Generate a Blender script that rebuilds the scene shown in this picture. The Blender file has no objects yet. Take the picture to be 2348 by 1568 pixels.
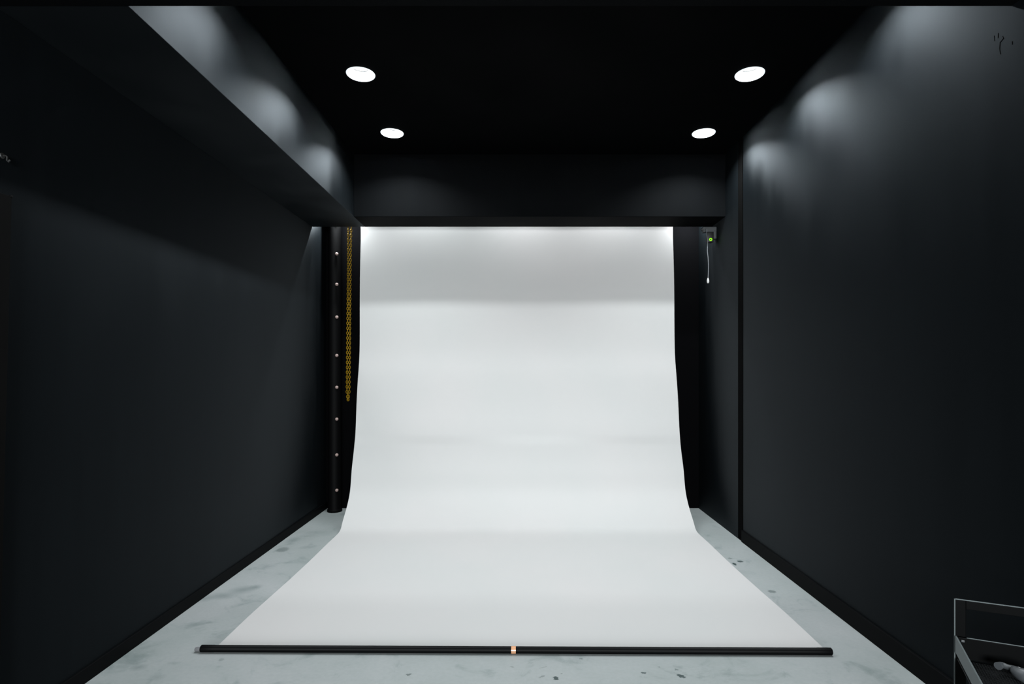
import bpy, bmesh, math, random
from mathutils import Vector, Matrix
random.seed(4)
S = bpy.context.scene
C = S.collection
PI = math.pi
# ------------------------------------------------------------------ camera
CH = 1.244                                    # lens height above the floor
F = 1300.0                                    # focal length in pixels of a 2348 wide frame
cam = bpy.data.objects.new('camera', bpy.data.cameras.new('camera'))
C.objects.link(cam); S.camera = cam
cam.location = (0, 0, CH); cam.rotation_euler = (PI/2, 0, 0)
cam.data.sensor_width = 36; cam.data.lens = F/2348*36
cam.data.shift_x = -15/2348; cam.data.shift_y = 64/2348
cam.data.clip_start = 0.05
# ------------------------------------------------------------------ world, exposure
w = bpy.data.worlds.new('world'); S.world = w; w.use_nodes = True
w.node_tree.nodes['Background'].inputs[0].default_value = (0.01, 0.012, 0.014, 1)
w.node_tree.nodes['Background'].inputs[1].default_value = 0.2
S.view_settings.view_transform = 'Standard'; S.view_settings.look = 'None'
S.view_settings.exposure = 0.0; S.view_settings.gamma = 1.0; S.view_settings.use_curve_mapping = False
LAMP_W = 33.0                                 # the ceiling downlights
LAMP_COL = (0.92, 0.975, 1.0)
SLOT_W = 5.0                                  # small lamps behind the rear beam

FILL_W = 590.0                              # added fill light behind the camera, framed as a window, brightening the paper
fill_l = bpy.data.lights.new('front_fill', 'AREA'); fill_l.shape = 'RECTANGLE'; fill_l.size = 2.2; fill_l.size_y = 1.3
fill_l.energy = FILL_W; fill_l.color = (0.93, 0.98, 1.0)
wo = bpy.data.objects.new('front_fill', fill_l); C.objects.link(wo)
wo.location = (0, -3.47, 1.55); wo.rotation_euler = (PI/2, 0, 0)

# room dimensions (x right, y away from the camera, z up)
XL, XR = -1.73, 1.62
HB = CH + 1.20            # underside of beams and bulkhead
HC = CH + 1.69            # ceiling
YB0, YB1 = 4.44, 4.756    # rear beam
YBACK = 5.10
YH = 1.87                 # front header
XS = -1.29                # bulkhead face
YREAR = -3.5

def P(px, py, Y):         # pixel + distance -> world point
    return Vector(((px-1189)*Y/F, Y, CH+(848-py)*Y/F))

# ------------------------------------------------------------------ materials
def mat(name, col, rough=0.5, metal=0.0, emit=None, es=0.0, spec=0.5):
    m = bpy.data.materials.new(name); m.use_nodes = True
    b = m.node_tree.nodes['Principled BSDF']
    b.inputs['Base Color'].default_value = (*col, 1); b.inputs['Roughness'].default_value = rough
    b.inputs['Metallic'].default_value = metal; b.inputs['Specular IOR Level'].default_value = spec
    if emit:
        b.inputs['Emission Color'].default_value = (*emit, 1); b.inputs['Emission Strength'].default_value = es
    return m
def nodes(m): return m.node_tree.nodes, m.node_tree.links, m.node_tree.nodes['Principled BSDF']
def noise(m, scale=(1, 1, 1), s=5, detail=4, rough=0.55, dist=0.0):
    N, L, b = nodes(m)
    tc = N.new('ShaderNodeTexCoord'); mp = N.new('ShaderNodeMapping'); mp.inputs['Scale'].default_value = scale
    n = N.new('ShaderNodeTexNoise'); n.inputs['Scale'].default_value = s; n.inputs['Detail'].default_value = detail
    n.inputs['Roughness'].default_value = rough; n.inputs['Distortion'].default_value = dist
    L.new(tc.outputs['Object'], mp.inputs[0]); L.new(mp.outputs[0], n.inputs['Vector'])
    return n
def ramp(m, src, stops):
    N, L, b = nodes(m)
    r = N.new('ShaderNodeValToRGB'); e = r.color_ramp.elements
    e[0].position, e[0].color = stops[0][0], (*stops[0][1], 1)
    e[1].position, e[1].color = stops[-1][0], (*stops[-1][1], 1)
    for p, c in stops[1:-1]:
        k = e.new(p); k.color = (*c, 1)
    L.new(src, r.inputs[0]); return r
def mix(m, a, b_, fac, mode='MIX'):
    N, L, b = nodes(m)
    x = N.new('ShaderNodeMix'); x.data_type = 'RGBA'; x.blend_type = mode
    L.new(a, x.inputs['A'])
    if isinstance(b_, tuple): x.inputs['B'].default_value = (*b_, 1)
    else: L.new(b_, x.inputs['B'])
    if isinstance(fac, float): x.inputs['Factor'].default_value = fac
    else: L.new(fac, x.inputs['Factor'])
    return x.outputs['Result']
def bump(m, src, strength, d=0.01):
    N, L, b = nodes(m)
    k = N.new('ShaderNodeBump'); k.inputs['Strength'].default_value = strength; k.inputs['Distance'].default_value = d
    L.new(src, k.inputs['Height']); L.new(k.outputs[0], b.inputs['Normal'])

def wall_paint(name, base, rough, spec=0.13, sheen=0):
    m = mat(name, base, rough, spec=spec)
    N, L, b = nodes(m)
    n = noise(m, (9, 9, 0.6), 1.6, 5, 0.6)          # roller streaks, vertical
    r = ramp(m, n.outputs['Fac'], [(0.3, tuple(c*0.92 for c in base)), (0.7, tuple(c*1.1 for c in base))])
    L.new(r.outputs[0], b.inputs['Base Color'])
    n2 = noise(m, (1, 1, 0.35), 2.2, 4)
    r2 = ramp(m, n2.outputs['Fac'], [(0.3, (rough-0.05,)*3), (0.7, (rough+0.06,)*3)])
    L.new(r2.outputs[0], b.inputs['Roughness'])
    n3 = noise(m, (1, 1, 1), 140, 2); bump(m, n3.outputs['Fac'], 0.12, 0.002)
    if sheen:                                        # satin paint: flat base with a gloss that grows at grazing angles
        b.inputs['Specular IOR Level'].default_value = 0
        g = N.new('ShaderNodeBsdfGlossy'); g.distribution = 'BECKMANN'; g.inputs['Color'].default_value = (0.86, 0.94, 1, 1)
        L.new(r2.outputs[0], g.inputs['Roughness'])
        lw = N.new('ShaderNodeLayerWeight'); lw.inputs['Blend'].default_value = 0.5
        pw = N.new('ShaderNodeMath'); pw.operation = 'POWER'; L.new(lw.outputs['Facing'], pw.inputs[0]); pw.inputs[1].default_value = 4
        ml = N.new('ShaderNodeMath'); ml.operation = 'MULTIPLY'; L.new(pw.outputs[0], ml.inputs[0]); ml.inputs[1].default_value = sheen
        mx_ = N.new('ShaderNodeMixShader'); L.new(ml.outputs[0], mx_.inputs[0])
        L.new(b.outputs[0], mx_.inputs[1]); L.new(g.outputs[0], mx_.inputs[2])
        L.new(mx_.outputs[0], N['Material Output'].inputs[0])
    return m
M_wall = wall_paint('black_wall_paint', (0.0029, 0.0037, 0.0043), 0.64, sheen=0.27)
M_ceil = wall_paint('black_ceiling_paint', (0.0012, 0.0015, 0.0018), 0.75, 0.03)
M_back = mat('black_back_paint', (0.0008, 0.0008, 0.001), 0.9, spec=0.02)
M_groove = mat('black_joint', (0.001, 0.001, 0.001), 0.9, spec=0.02)
M_base = mat('black_skirting_paint', (0.0010, 0.0012, 0.0014), 0.6, spec=0.04)

M_floor = mat('grey_concrete', (0.3, 0.33, 0.33), 0.55)
N, L, b = nodes(M_floor)
n1 = noise(M_floor, (1, 1, 1), 1.1, 6, 0.6, 0.4)
r1 = ramp(M_floor, n1.outputs['Fac'], [(0.28, (0.165, 0.185, 0.180)), (0.5, (0.200, 0.216, 0.214)), (0.72, (0.235, 0.242, 0.244))])
n2 = noise(M_floor, (1, 1, 1), 5.0, 7, 0.65, 0.8)
r2 = ramp(M_floor, n2.outputs['Fac'], [(0.30, (0.50, 0.58, 0.58)), (0.45, (0.94, 0.96, 0.96)), (1.0, (1.06, 1.05, 1.06))])
c = mix(M_floor, r1.outputs[0], r2.outputs[0], 0.75, 'MULTIPLY')
n3 = noise(M_floor, (1, 1, 1), 60, 3)
r3 = ramp(M_floor, n3.outputs['Fac'], [(0.3, (0.93, 0.93, 0.93)), (0.7, (1.05, 1.05, 1.05))])
c = mix(M_floor, c, r3.outputs[0], 0.6, 'MULTIPLY')
# chips and scuffs in the screed, each with its own place: x, y, half length, half width, angle, depth
chips = [(P(938, 1546, 1)[0], 1546, 7, 2.0, 20, .75), (0, 1555, 7, 4.5, 0, 1), (0, 1550, 11, 3.6, -38, 1), (0, 1542, 5.5, 2, -8, .9),
         (0, 1287, 7, 2.2, 25, .9), (0, 1293, 4, 3, 0, 1), (0, 1356, 9, 3.5, -8, .6), (0, 1535, 4, 1.5, -20, .6), (0, 1551, 8, 1.6, 25, .45),
         (0, 1530, 10, 1.2, 18, .35), (0, 1545, 3.5, 1.4, 0, .5), (0, 1510, 5, 1.6, 30, .5), (0, 1529, 3.5, 1.2, 5, .5), (0, 1280, 5, 1.6, 10, .5),
         (0, 1529, 5, 1.3, 0, .4), (0, 1512, 6, 3, 10, .3), (0, 1530, 20, 9, 5, .5), (0, 1352, 34, 11, 12, .6), (0, 1366, 34, 9, -10, .55), (0, 1346, 16, 6, 25, .6), (0, 1372, 26, 9, 5, .45), (0, 1238, 16, 8, 0, .5), (0, 1260, 14, 6, 15, .4), (0, 1255, 18, 4, 0, .35), (0, 1552, 22, 8, 0, .35), (0, 1520, 16, 4, 0, .35)]
cpx = [938, 1275, 1562, 1476, 1697, 1684, 1770, 1551, 1243, 1246, 1287, 1332, 1512, 1674, 1174, 508, 318, 558, 510, 585, 470, 672, 648, 700, 360, 400]
tc = N.new('ShaderNodeTexCoord')
wob = N.new('ShaderNodeTexNoise'); wob.inputs['Scale'].default_value = 90; wob.inputs['Detail'].default_value = 3
L.new(tc.outputs['Object'], wob.inputs['Vector'])
wsc = N.new('ShaderNodeVectorMath'); wsc.operation = 'MULTIPLY_ADD'
L.new(wob.outputs['Color'], wsc.inputs[0]); wsc.inputs[1].default_value = (.022, .022, 0); L.new(tc.outputs['Object'], wsc.inputs[2])
for (ignore, py, hl, hw, ang, dep), px in zip(chips, cpx):
    Y = F*CH/(py-848); sc = Y/F; X = (px-1189)*sc
    mp = N.new('ShaderNodeMapping'); mp.vector_type = 'TEXTURE'
    fore = (py-848)/F
    mp.inputs['Location'].default_value = (X+.011, Y+.011, 0); mp.inputs['Rotation'].default_value = (0, 0, math.radians(ang))
    mp.inputs['Scale'].default_value = (hl*sc, hw*sc/fore, 1)
    L.new(wsc.outputs[0], mp.inputs[0])
    ln = N.new('ShaderNodeVectorMath'); ln.operation = 'LENGTH'; L.new(mp.outputs[0], ln.inputs[0])
    rr = N.new('ShaderNodeMapRange'); rr.inputs['From Min'].default_value = 0.75 if hl < 15 else 0.1
    rr.inputs['From Max'].default_value = 1.12; rr.inputs['To Min'].default_value = dep; rr.inputs['To Max'].default_value = 0
    L.new(ln.outputs['Value'], rr.inputs['Value'])
    c = mix(M_floor, c, (0.012, 0.026, 0.026) if hl < 15 else (0.075, 0.098, 0.098), rr.outputs[0])
L.new(c, b.inputs['Base Color'])
bump(M_floor, n3.outputs['Fac'], 0.15, 0.002)

M_paper = mat('white_seamless_paper', (0.50, 0.49, 0.48), 0.85, spec=0.2)
N, L, b = nodes(M_paper)
n = noise(M_paper, (1, 1, 1), 0.9, 3, 0.5)
r = ramp(M_paper, n.outputs['Fac'], [(0.3, (0.322, 0.324, 0.319)), (0.7, (0.345, 0.335, 0.331))])
L.new(r.outputs[0], b.inputs['Base Color'])
M_tube = mat('black_tube', (0.0010, 0.0011, 0.0013), 0.5, spec=0.06)
M_pin = mat('grey_pin', (0.10, 0.10, 0.105), 0.5)
M_tape = mat('peach_tape', (0.42, 0.21, 0.11), 0.25, spec=0.8)
M_post = mat('black_post', (0.0009, 0.0009, 0.001), 0.6, spec=0.04)
M_plug = mat('pale_plug', (0.20, 0.145, 0.13), 0.6)
M_chain = mat('yellow_plastic', (0.13, 0.075, 0.0008), 0.6, spec=0.1)
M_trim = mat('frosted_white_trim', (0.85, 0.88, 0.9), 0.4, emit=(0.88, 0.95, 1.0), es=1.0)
M_refl = mat('white_reflector', (0.10, 0.10, 0.10), 0.6)
M_can = mat('black_can', (0.02, 0.02, 0.02), 0.6)
M_diff = mat('lamp_diffuser', (0.9, 0.9, 0.9), 0.4, emit=(0.92, 0.97, 1.0), es=4)
M_brk = mat('grey_bracket', (0.035, 0.038, 0.041), 0.5)
M_dev = mat('black_plastic', (0.004, 0.004, 0.004), 0.6)
M_led = mat('green_led', (0.1, 0.5, 0.0), 0.4, emit=(0.33, 0.9, 0.0), es=1.0)
M_cord = mat('white_cord', (0.10, 0.106, 0.115), 0.6)
M_cart = mat('dark_steel', (0.0006, 0.0007, 0.0008), 0.5, 0.0, spec=0.04)
M_mesh = mat('dark_mesh', (0.004, 0.0045, 0.005), 0.6, spec=0.1)
M_steel_lit = mat('lit_steel', (0.075, 0.088, 0.09), 0.5, 0.0, spec=0.2)  # lighter copy of the dark steel, with light from the paper in its colour
M_white = mat('white_roll', (0.36, 0.36, 0.355), 0.6)
M_grey = mat('grey_plastic', (0.040, 0.044, 0.048), 0.5)
M_board = mat('black_board', (0.0015, 0.0015, 0.0015), 0.85, spec=0.03)

# ------------------------------------------------------------------ mesh helpers
def obj(name, bm, m, parent=None, smooth=False, loc=None):
    me = bpy.data.meshes.new(name); bm.normal_update(); bm.to_mesh(me); bm.free()
    if smooth:
        for p in me.polygons: p.use_smooth = True
        me.set_sharp_from_angle(angle=math.radians(38))
    me.materials.append(m)
    o = bpy.data.objects.new(name, me); C.objects.link(o)
    if parent: o.parent = parent
    if loc is not None: o.location = loc
    return o
def box(bm, x0, x1, y0, y1, z0, z1, bev=0.0):
    vs = [bm.verts.new((x, y, z)) for z in (z0, z1) for y in (y0, y1) for x in (x0, x1)]
    fs = []
    for f in ((0, 2, 3, 1), (4, 5, 7, 6), (0, 1, 5, 4), (2, 6, 7, 3), (0, 4, 6, 2), (1, 3, 7, 5)):
        fs.append(bm.faces.new([vs[i] for i in f]))
    if bev:
        es = list({e for f in fs for e in f.edges})
        bmesh.ops.bevel(bm, geom=es, offset=bev, segments=2, affect='EDGES', profile=0.5)
    return vs
def lathe(bm, prof, n=40, mtx=None, close=False):
    rings = []
    for r, z in prof:
        if r < 1e-6: rings.append([bm.verts.new((0, 0, z))])
        else: rings.append([bm.verts.new((r*math.cos(2*PI*k/n), r*math.sin(2*PI*k/n), z)) for k in range(n)])
    pr = list(zip(rings, rings[1:]))
    if close: pr.append((rings[-1], rings[0]))
    for a, b_ in pr:
        for k in range(n):
            k2 = (k+1) % n
            if len(a) == 1 and len(b_) == 1: continue
            if len(a) == 1: bm.faces.new((a[0], b_[k], b_[k2]))
            elif len(b_) == 1: bm.faces.new((a[k], b_[0], a[k2]))
            else: bm.faces.new((a[k], b_[k], b_[k2], a[k2]))
    vs = [v for r in rings for v in r]
    if mtx: bmesh.ops.transform(bm, matrix=mtx, verts=vs)
    bmesh.ops.recalc_face_normals(bm, faces=bm.faces[:])
    return vs
def tube(bm, pts, rad, n=10, closed=False):
    pts = [Vector(p) for p in pts]; rings = []; N_ = len(pts); up = None
    for i, p in enumerate(pts):
        if closed: t = pts[(i+1) % N_] - pts[i-1]
        else: t = pts[min(i+1, N_-1)] - pts[max(i-1, 0)]
        t.normalize()
        if up is None: up = Vector((0, 1, 0)) if abs(t.y) < 0.9 else Vector((1, 0, 0))
        s = t.cross(up).normalized(); up = s.cross(t).normalized()
        r = rad[i] if isinstance(rad, (list, tuple)) else rad
        rings.append([bm.verts.new(p + (s*math.cos(2*PI*k/n) + up*math.sin(2*PI*k/n))*r) for k in range(n)])
    prs = list(zip(rings, rings[1:])) + ([(rings[-1], rings[0])] if closed else [])
    for a, b_ in prs:
        for k in range(n): bm.faces.new((a[k], a[(k+1) % n], b_[(k+1) % n], b_[k]))
    if not closed:
        bm.faces.new(rings[0][::-1]); bm.faces.new(rings[-1])
    bmesh.ops.recalc_face_normals(bm, faces=bm.faces[:])
def axis_m(a, b_):            # matrix placing a z-axis lathe from a towards b
    a, b_ = Vector(a), Vector(b_)
    return Matrix.Translation(a) @ (b_-a).to_track_quat('Z', 'Y').to_matrix().to_4x4()
def thing(name, label, cat, loc=(0, 0, 0), rz=0, group=None):
    o = bpy.data.objects.new(name, None); C.objects.link(o); o.empty_display_size = .1
    o.location = loc; o.rotation_euler = (0, 0, rz); o['label'] = label; o['category'] = cat
    if group: o['group'] = group
    return o
def tag(o, label, cat, group=None):
    o['label'] = label; o['category'] = cat
    if group: o['group'] = group
    return o
def struct(name, boxes, m, label, bev=0.0):
    bm = bmesh.new()
    for bx in boxes: box(bm, *bx, bev=bev)
    o = obj(name, bm, m); o['kind'] = 'structure'; o['label'] = label
    return o

# ------------------------------------------------------------------ the room
struct('floor', [(XL-.2, XR+.2, YREAR-.1, YBACK+.2, -.12, 0)], M_floor, 'mottled grey green polished concrete floor')
struct('wall_left', [(XL-.15, XL, YREAR, YBACK, 0, HC+.1)], M_wall, 'black painted wall on the left below the bulkhead')
GY0, GY1 = 4.105, 4.185
struct('wall_right', [(XR, XR+.15, GY1, YBACK, 0, HC+.1), (XR+.012, XR+.15, GY0, GY1, 0, HC+.1), (XR+.006, XR+.15, YREAR, GY0, 0, HC+.1)],
       M_wall, 'black painted wall on the right with a vertical joint')
struct('trim_1', [(XR+.001, XR+.012, GY0, GY1, 0, HC)], M_groove, 'dark recessed vertical joint strip in the right wall')
struct('wall_back', [(XL-.15, XR+.15, YBACK, YBACK+.12, 0, HC+.1)], M_back, 'black back wall behind the paper')
struct('wall_front', [(XL-.15, XR+.15, YREAR-.1, YREAR, 0, HC+.1)], M_wall, 'black wall behind the photographer')
struct('baseboard_right', [(XR-.008, XR+.006, YREAR, GY0, 0, .085)], M_base, 'low black skirting along the right wall', .002)
struct('baseboard_left', [(XL, XL+.012, YREAR, YBACK, 0, .06)], M_base, 'low black skirting along the left wall', .002)
wf = bmesh.new()  # frame added around the fill light
for bx in ((-1.16, 1.16, -3.5, -3.46, .84, .90), (-1.16, 1.16, -3.5, -3.46, 2.20, 2.26), (-1.16, -1.10, -3.5, -3.46, .9, 2.2), (1.10, 1.16, -3.5, -3.46, .9, 2.2)):
    box(wf, *bx)
o = obj('added_window_1', wf, M_base); o['kind'] = 'structure'; o['label'] = 'added frame around the unseen fill light behind the photographer'
bm = bmesh.new()
for q in (((2280, 82), (2280.5, 94)), ((2289, 76), (2288, 87)), ((2299, 83), (2301, 88), (2293, 97), (2292, 112), (2294, 124)), ((2321, 95), (2321, 102))):
    tube(bm, [P(px, py, F*(XR+.0055)/(px-1189)) for px, py in q], .0009, 6)
obj('scuff', bm, M_groove, bpy.data.objects['wall_right'])
# ceiling with round cut-outs for the downlights
LY = (4.046, 3.240, 2.434); LX = (-0.902, 1.321)
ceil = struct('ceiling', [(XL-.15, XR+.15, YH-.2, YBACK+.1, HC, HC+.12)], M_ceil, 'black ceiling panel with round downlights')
cb = bmesh.new()
for y in LY:
    for x in LX:
        bmesh.ops.create_cone(cb, cap_ends=True, segments=48, radius1=.074, radius2=.074, depth=.4, matrix=Matrix.Translation((x, y, HC)))
cut = obj('cutter', cb, M_ceil)
md = ceil.modifiers.new('b', 'BOOLEAN'); md.operation = 'DIFFERENCE'; md.object = cut; md.solver = 'EXACT'
dg = bpy.context.evaluated_depsgraph_get()
nm = bpy.data.meshes.new_from_object(ceil.evaluated_get(dg)); ceil.modifiers.clear(); ceil.data = nm
bpy.data.objects.remove(cut)
struct('trim_2', [(XL, XS, YH, YB1, HB, HC)], M_wall, 'black boxed bulkhead along the left of the ceiling', .003)
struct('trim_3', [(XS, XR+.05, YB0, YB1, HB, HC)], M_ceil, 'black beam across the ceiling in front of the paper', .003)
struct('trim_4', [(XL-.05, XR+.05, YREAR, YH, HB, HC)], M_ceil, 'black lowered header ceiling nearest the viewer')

# ------------------------------------------------------------------ downlights
def downlight(x, y, label, right):
    t = thing('ceiling_downlight', label, 'ceiling light', (x, y, HC), 0, 'round recessed downlights')
    bm = bmesh.new()
    lathe(bm, [(.081, 0), (.080, -.003), (.076, -.006), (.072, -.006), (.069, -.002), (.069, .004), (.0735, .004), (.0735, 0)], 64, close=True)
    obj('trim_ring', bm, M_trim, t, True)
    bm = bmesh.new(); lathe(bm, [(.069, .002), (.066, .02), (.056, .044), (.053, .044), (.063, .018), (.0665, .002)][:3] + [(.060, .050), (.071, .02), (.0735, .004)], 64)
    obj('reflector', bm, M_refl, t, True)
    bm = bmesh.new(); lathe(bm, [(0, .044), (.03, .045), (.057, .048), (.058, .054), (0, .054)], 48)
    obj('lamp_diffuser', bm, M_diff, t, True)
    ld = bpy.data.lights.new('downlight_beam', 'AREA'); ld.shape = 'DISK'; ld.size = .070; ld.energy = LAMP_W; ld.color = LAMP_COL
    lo = bpy.data.objects.new('lamp_light', ld); C.objects.link(lo); lo.parent = t; lo.location = (0, 0, .042)
    return t
downlight(LX[0], LY[1], 'larger looking nearer lit round downlight on the left, beside the bulkhead', 0)
downlight(LX[1], LY[1], 'larger looking nearer lit round downlight on the right, beside the right wall', 1)
downlight(LX[0], LY[0], 'smaller looking far lit round downlight on the left, close to the rear beam', 0)
downlight(LX[1], LY[0], 'smaller looking far lit round downlight on the right, close to the rear beam', 1)
for k in (0, 1):
    downlight(LX[k], LY[2], 'lit round downlight hidden behind the front header, ' + ('left', 'right')[k] + ' one of that pair', k)

# small lamps fixed to the back of the rear beam
def slot_lamp(x, y, z, energy, size, label, aim):
    t = thing('strip_lamp', label, 'lamp', (x, y, z), 0, 'small lamps behind the rear beam')
    bm = bmesh.new(); box(bm, -size/2-.01, size/2+.01, -.018, .018, .004, .03, .003); obj('lamp_housing', bm, M_can, t)
    bm = bmesh.new(); box(bm, -.012, .012, YB1-y-.001, -.015 if y > YB1+.04 else .0, .006, .026, .001); obj('mounting_arm', bm, M_can, t)
    ld = bpy.data.lights.new('slot_beam', 'AREA'); ld.shape = 'RECTANGLE'; ld.size = size; ld.size_y = .02; ld.energy = energy; ld.color = LAMP_COL
    lo = bpy.data.objects.new('lamp_light', ld); C.objects.link(lo); lo.parent = t
    return t
for x, wd in ((-.82, 'left'), (0, 'middle'), (.82, 'right')):
    slot_lamp(x, 4.79, HB+.30, SLOT_W, .60, wd + ' small lamp above the top of the white paper', 0)
slot_lamp(-1.53, 4.90, HB+.21, 20.0, .10, 'small lamp in the corner above the black post', 0)
slot_lamp(1.50, 4.90, HB+.21, 20.0, .10, 'small lamp in the corner above the green lit device', 0)

# ------------------------------------------------------------------ seamless paper
prof = [(4.93, 1.34), (4.93, 1.23), (4.925, 1.0), (4.912, .6), (4.885, .2), (4.845, -.05), (4.80, -.30), (4.752, -.50), (4.700, -.70),
        (4.650, -.84), (4.585, -.985), (4.490, -1.105), (4.395, -1.185), (4.325, -1.222), (4.22, -1.236), (4.0, -1.239), (3.6, -1.241), (3.1, -1.2415), (2.8, -1.2415), (2.525, -1.2415)]
def catmull(p, sub=6):
    out = []
    for i in range(len(p)-1):
        a, b_, c_, d = p[max(i-1, 0)], p[i], p[i+1], p[min(i+2, len(p)-1)]
        for k in range(sub):
            t = k/sub
            out.append(tuple(0.5*((2*b_[j]) + (c_[j]-a[j])*t + (2*a[j]-5*b_[j]+4*c_[j]-d[j])*t*t + (3*b_[j]-a[j]-3*c_[j]+d[j])*t**3) for j in range(len(b_))))
    out.append(p[-1]); return out
line = catmull(prof, 6)
roll = [(5.0 + .07*math.cos(a), 1.34 + .07*math.sin(a)) for a in [PI - k*PI/12 for k in range(25)]][::-1]
roll = [(y, h) for y, h in roll][:-1]
path = roll + line
bm = bmesh.new(); NX = 24; rows = []
for i, (y, h) in enumerate(path):
    row = []
    for k in range(NX+1):
        u = k/NX*2-1
        on = max(0, i-len(roll))/len(line)
        xo = -.017*(1-on) + .004*on
        yy = y + (.006*math.sin(u*5+1.0)*(1 if h > -.6 and i >= len(roll) else 0))
        hh = max(h, -1.2425)
        edge = .003*math.sin(i*.35)*abs(u)
        yend = 0
        if i >= len(path)-8: yend = -.020*u*.5*((i-len(path)+8)/7)
        row.append(bm.verts.new((u*(1.36+edge)+xo, yy+yend, CH+hh)))
    rows.append(row)
for a, b_ in zip(rows, rows[1:]):
    for k in range(NX): bm.faces.new((a[k], b_[k], b_[k+1], a[k+1]))
bmesh.ops.recalc_face_normals(bm, faces=bm.faces[:])
paper = obj('paper_backdrop', bm, M_paper, None, True)
so = paper.modifiers.new('s', 'SOLIDIFY'); so.thickness = .0006; so.offset = 0; so.use_rim = False
tag(paper, 'wide white seamless paper sweep hanging from the beam and curving over the floor', 'backdrop')
# core inside the roll
bm = bmesh.new(); lathe(bm, [(0, -1.42), (.03, -1.42), (.03, 1.42), (0, 1.42)], 24, axis_m((0, 5.0, CH+1.34), (1, 5.0, CH+1.34)))
core = obj('roller_core', bm, M_can, paper, True)

# ------------------------------------------------------------------ weight tube on the paper end
A = Vector((-1.400, 2.500, .016)); B = Vector((1.366, 2.474, .016)); R = .0152
t = thing('weight_tube', 'long thin black tube holding down the front end of the white paper', 'tube', ((A.x+B.x)/2, (A.y+B.y)/2, 0), math.atan2(B.y-A.y, B.x-A.x))
Ln = (B-A).length
mx = axis_m((-Ln/2, 0, .016), (1, 0, .016))
bm = bmesh.new(); lathe(bm, [(0, 0), (R*.6, 0), (R-.002, 0), (R, .002), (R, .06), (R*.97, .061), (R*.97, Ln-.061), (R, Ln-.06), (R, Ln-.002), (R-.002, Ln), (0, Ln)], 32, mx)
obj('tube_body', bm, M_tube, t, True)
bm = bmesh.new(); lathe(bm, [(0, -.026), (.007, -.026), (.009, -.023), (.009, 0), (0, 0)], 20, axis_m((-Ln/2, 0, .012), (1, 0, .012)))
o = obj('end_pin', bm, M_pin, t, True); o['label'] = 'grey end pin'
u0 = Ln/2 + (-.011)
bm = bmesh.new(); lathe(bm, [(R*.95, u0-.004), (R*1.03, u0-.004), (R*1.03, u0+.016), (R*.95, u0+.016)], 32, mx, close=True)
o = obj('tape_band', bm, M_tape, t, True); o['label'] = 'pale peach tape band'

# ------------------------------------------------------------------ post with plugs, left rear corner
YP = 4.99; XP = (767.5-1189)*4.99/F
t = thing('corner_post', 'round black floor post in the left rear corner with a column of pale studs', 'post', (XP, YP, 0))
bm = bmesh.new(); lathe(bm, [(0, 0), (.062, 0), (.064, .006), (.064, .018), (.058, .024), (.056, .03), (.056, HB+.2), (0, HB+.2)], 40)
obj('post_body', bm, M_post, t, True)
for py in (509, 582, 652, 727, 815, 888, 961, 1043, 1124):
    yy = YP-.054; px = 772
    p = P(px, py, yy)
    bm = bmesh.new(); lathe(bm, [(0, .010), (.008, .009), (.0125, .005), (.014, 0), (.014, -.006), (0, -.006)], 20, axis_m((p.x-XP, yy-YP, p.z), (p.x-XP, yy-YP-1, p.z)))
    o = obj('stud', bm, M_plug, t, True); 
    if py == 727: o['label'] = 'pale pinkish stud'

# ------------------------------------------------------------------ yellow chain loop
YC = 4.86
bm = bmesh.new()
def torus_link(bm, c, rot, L_=.0135, W=.0075, r=.0026):
    pts = []
    for k in range(14):
        a = 2*PI*k/14; x, z = W*math.cos(a), L_*math.sin(a)
        pts.append(Vector(c) + Vector((x*math.cos(rot), x*math.sin(rot), z)))
    tube(bm, pts, r, 6, True)
x_top, x_bot = P(802, 500, YC).x, P(798, 915, YC).x
z_top, z_bot = HB+.12, P(798, 915, YC).z
nl = int((z_top-z_bot)/.0205)
for s in (-1, 1):
    for k in range(nl):
        f = k/(nl-1)
        wdt = .0085 + .004*max(0, 1-f*5)
        x = x_top+(x_bot-x_top)*f + s*wdt*(1 if f < .97 else .45)
        torus_link(bm, (x, YC + .006*s, z_top+(z_bot-z_top)*f), (k % 2)*PI/2 + .5)
torus_link(bm, (x_bot, YC, z_bot-.006), 0, .010, .010)
tch = thing('hanging_chain', 'thin yellow plastic link chain loop hanging beside the left edge of the white paper', 'chain', (x_top, YB1, z_top))
bmesh.ops.translate(bm, verts=bm.verts[:], vec=(-x_top, -YB1, -z_top))
obj('chain_loop', bm, M_chain, tch, True)
bm = bmesh.new(); tube(bm, [(0, -.002, .06), (0, .08, .06), (0, YC-YB1, .05), (0, YC-YB1, .0)], .004, 8); obj('hook', bm, M_can, tch, True)

# ------------------------------------------------------------------ bracket, green lit device and pull cord on the right
YD = 4.62
t = thing('wall_bracket', 'small grey metal bracket on the right wall just under the rear beam', 'bracket', (XR, YD+.03, P(0, 531, YD).z))
bm = bmesh.new(); box(bm, -.108, 0, -.02, .03, .0, .044, .006); box(bm, -.026, -.002, -.02, .03, -.055, .012, .004)
obj('bracket_arm', bm, M_brk, t)
bm = bmesh.new(); lathe(bm, [(0, -.025), (.012, -.025), (.015, -.020), (.015, .020), (.012, .025), (0, .025)], 20, axis_m((-.104, 0, .028), (-.104, 1, .028)))
obj('hook_knob', bm, M_brk, t, True)
dv = P(1631, 548, YD-.02)
t = thing('sensor', 'small black boxy device with a glowing green ring, under the grey bracket', 'sensor', (dv.x, YD+.02, dv.z))
bm = bmesh.new(); box(bm, -.025, .026, -.025, .025, -.022, .062, .009)
o = obj('sensor_body', bm, M_dev, t, True)
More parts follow.
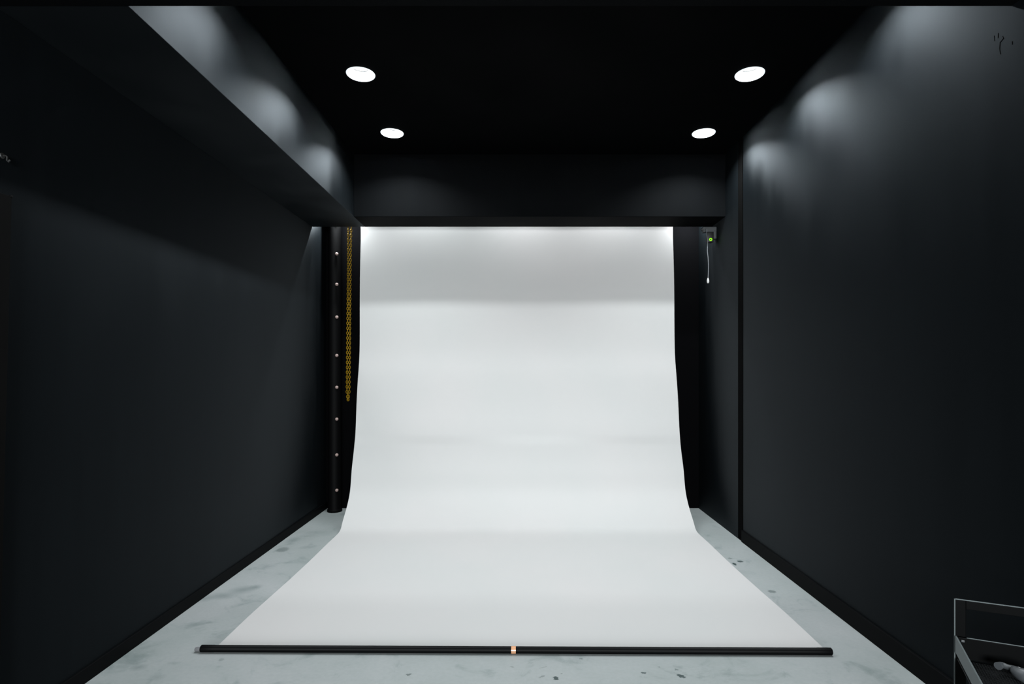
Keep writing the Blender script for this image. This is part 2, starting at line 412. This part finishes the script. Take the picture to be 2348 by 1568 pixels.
bm = bmesh.new(); lathe(bm, [(.006, 0), (.0065, .003), (.0115, .003), (.0125, 0), (.0125, -.002), (.006, -.002)], 28, axis_m((.0, -.026, .0), (.0, -1, .0)), close=True)
o = obj('indicator_ring', bm, M_led, t, True); o['label'] = 'glowing green ring'
p0 = P(1620.5, 531, YD-.03)
pts = [P(x, y, YD-.03) for x, y in ((1620.5, 526), (1621, 540), (1622.5, 555), (1622, 575), (1623.5, 590), (1624.5, 610), (1624, 628), (1623.5, 640))]
t = thing('pull_cord', 'thin pale cord with a white end bead hanging from the grey bracket', 'cord', pts[0])
bm = bmesh.new(); tube(bm, [q-pts[0] for q in catmull2] if False else [Vector(q)-pts[0] for q in catmull([tuple(p) for p in pts], 4)], .0032, 8)
obj('cord', bm, M_cord, t, True)
e = pts[-1]-pts[0]
bm = bmesh.new(); lathe(bm, [(0, -.034), (.007, -.032), (.0095, -.024), (.009, -.008), (.006, .004), (.003, .010), (0, .010)], 20, Matrix.Translation(e))
obj('end_bead', bm, M_white, t, True)

# ------------------------------------------------------------------ steel cart, bottom right
YK = 1.6
k0 = P(2190, 1373, YK)
ang = math.atan2(-.40, .917)
t = thing('utility_cart', 'dark metal trolley with a recessed mesh tray near the right wall', 'trolley', (k0.x, k0.y, 0), ang)
Wc, Dc = .40, .62                 # width to the right, depth towards the viewer
zt = k0.z; zr = P(2190, 1455, YK).z
Lg = .024; Tp = .004; SK = .065
def skew(bm):                     # the trolley is very slightly out of square
    for v in bm.verts: v.co.x += SK*v.co.y
def cart_part(name, boxes, m, bev=.001, label=None):
    bm = bmesh.new()
    for bx in boxes: box(bm, *bx, bev=bev)
    skew(bm); o = obj(name, bm, m, t)
    if label: o['label'] = label
cart_part('post', [(0, Lg, -Tp, 0, 0, zt)], M_cart); cart_part('post', [(Wc-Lg, Wc, -Tp, 0, 0, zt)], M_cart)
cart_part('post', [(0, Lg, -Dc, -Dc+Tp, 0, zr-.046)], M_cart); cart_part('post', [(Wc-Lg, Wc, -Dc, -Dc+Tp, 0, zr-.046)], M_cart)
cart_part('push_rail', [(Lg, Wc-Lg, -Tp, 0, zt-.024, zt)], M_cart)  # the pale strips below are painted highlights along the steel edges
cart_part('edge_glint', [(-.0026, 0, -Tp, 0, 0, zt+.001)], M_steel_lit, .0004, 'thin edge coloured pale as a glint')
cart_part('edge_glint', [(0, Wc, -Tp, 0, zt, zt+.002)], M_steel_lit, .0004, 'thin edge coloured pale as a glint')
cart_part('edge_glint', [(Lg, Wc-Lg, -.014, -.011, zr, zr+.0015)], M_steel_lit, .0004, 'thin edge coloured pale as a glint')
bm = bmesh.new()
box(bm, .004, Wc-.004, -.014, -.006, zr-.060, zr, .0015)
skew(bm); obj('tray_rim', bm, M_cart, t)
cart_part('tray_rim', [(.004, Wc-.004, -Dc, -Dc+.006, zr-.062, zr-.02)], M_cart)
for x0 in (0, Wc-.003):  # side faces turned to the paper get its light as a paler colour
    cart_part('side_rail', [(x0-.001, x0+.003, -Dc, -Tp-.0005, zr-.046, zr)], M_steel_lit, .0008, 'flat side rail coloured lighter, as lit by the paper')
bm = bmesh.new()
box(bm, .003, Wc-.003, -Dc+.004, -.012, zr-.064, zr-.061)
k = .004
while k < Wc-.006:
    box(bm, k, k+.0015, -Dc+.006, -.02, zr-.061, zr-.0595); k += .006
k = -Dc+.006
while k < -.022:
    box(bm, .004, Wc-.004, k, k+.0015, zr-.061, zr-.0595); k += .006
skew(bm); obj('mesh_tray', bm, M_mesh, t)
cart_part('lower_shelf', [(.004, Wc-.004, -Dc+.004, -.004, .10, .112)], M_cart)
bm = bmesh.new(); box(bm, .010, .018, -.0165, -.0135, zr-.012, zr-.006, .001); obj('bolt', bm, M_brk, t)
Mt = Matrix.Translation((k0.x, k0.y, 0)) @ Matrix.Rotation(ang, 4, 'Z')
ztray = zr-.0595
def on_plane(px, py, z):          # pixel -> point on the horizontal plane z
    Y = F*(CH-z)/(py-848); return Vector(((px-1189)*Y/F, Y, z))
# grey curved clamp
cp = [(2288, 1527, .012), (2298, 1525, .010), (2312, 1530, .009), (2324, 1534, .012), (2334, 1542, .018), (2346, 1548, .022), (2360, 1553, .022), (2374, 1552, .017), (2386, 1548, .010)]
base = on_plane(2330, 1540, ztray+.022)
bm = bmesh.new()
pts = catmull([tuple(on_plane(x, y, ztray+.0225)-Vector((base.x, base.y, ztray))) + (r*.8,) for x, y, r in cp], 4)
tube(bm, [p[:3] for p in pts], [p[3] for p in pts], 14)
o = obj('hand_clamp', bm, M_grey, None, True, (base.x, base.y, ztray))
tag(o, 'smooth curved grey plastic clamp lying in the trolley tray', 'clamp')
a = on_plane(2333, 1521, ztray+.030); b2 = on_plane(2360, 1542, ztray+.030)
# white roll leaning behind it
d = (b2-a)
bm = bmesh.new(); ll = d.length
lathe(bm, [(0, 0), (.007, 0), (.0105, .003), (.0118, .010), (.0118, ll-.01), (.010, ll-.002), (0, ll)], 24, axis_m((0, 0, .0125), Vector((d.x, d.y, .0125))))
o = obj('paper_roll', bm, M_white, None, True, (a.x, a.y, ztray))
tag(o, 'short bright white roll lying in the trolley tray behind the grey clamp', 'roll')

# ------------------------------------------------------------------ left edge of the frame
t = thing('leaning_board', 'tall thin black board leaning on the left wall at the photo edge', 'board', (XL+.012, 1.50, 0))
bm = bmesh.new()
vs = box(bm, .014, .034, -.40, .385, 0, P(12, 453, 1.9).z, .003)
for v in bm.verts: v.co.y += -.05*(1-v.co.z/1.8)
obj('board_panel', bm, M_board, t)
bm = bmesh.new(); zt2 = P(12, 453, 1.9).z
box(bm, .012, .036, .378, .388, zt2-.006, zt2+.002, .002); obj('corner_clip', bm, M_base, t)
hp = P(3, 357, 1.90)
t = thing('wall_hook', 'tiny grey hook on the left wall above the black board', 'hook', (XL, hp.y, hp.z))
bm = bmesh.new(); tube(bm, [(0, 0, 0), (.012, 0, 0), (.016, 0, -.004), (.016, 0, -.016), (.02, 0, -.02), (.026, 0, -.014)], .003, 8)
obj('hook_wire', bm, M_dev, t, True)
bm = bmesh.new(); lathe(bm, [(0, .004), (.008, .003), (.01, 0), (0, 0)], 16, axis_m((0, 0, 0), (1, 0, 0))); obj('hook_plate', bm, M_dev, t, True)
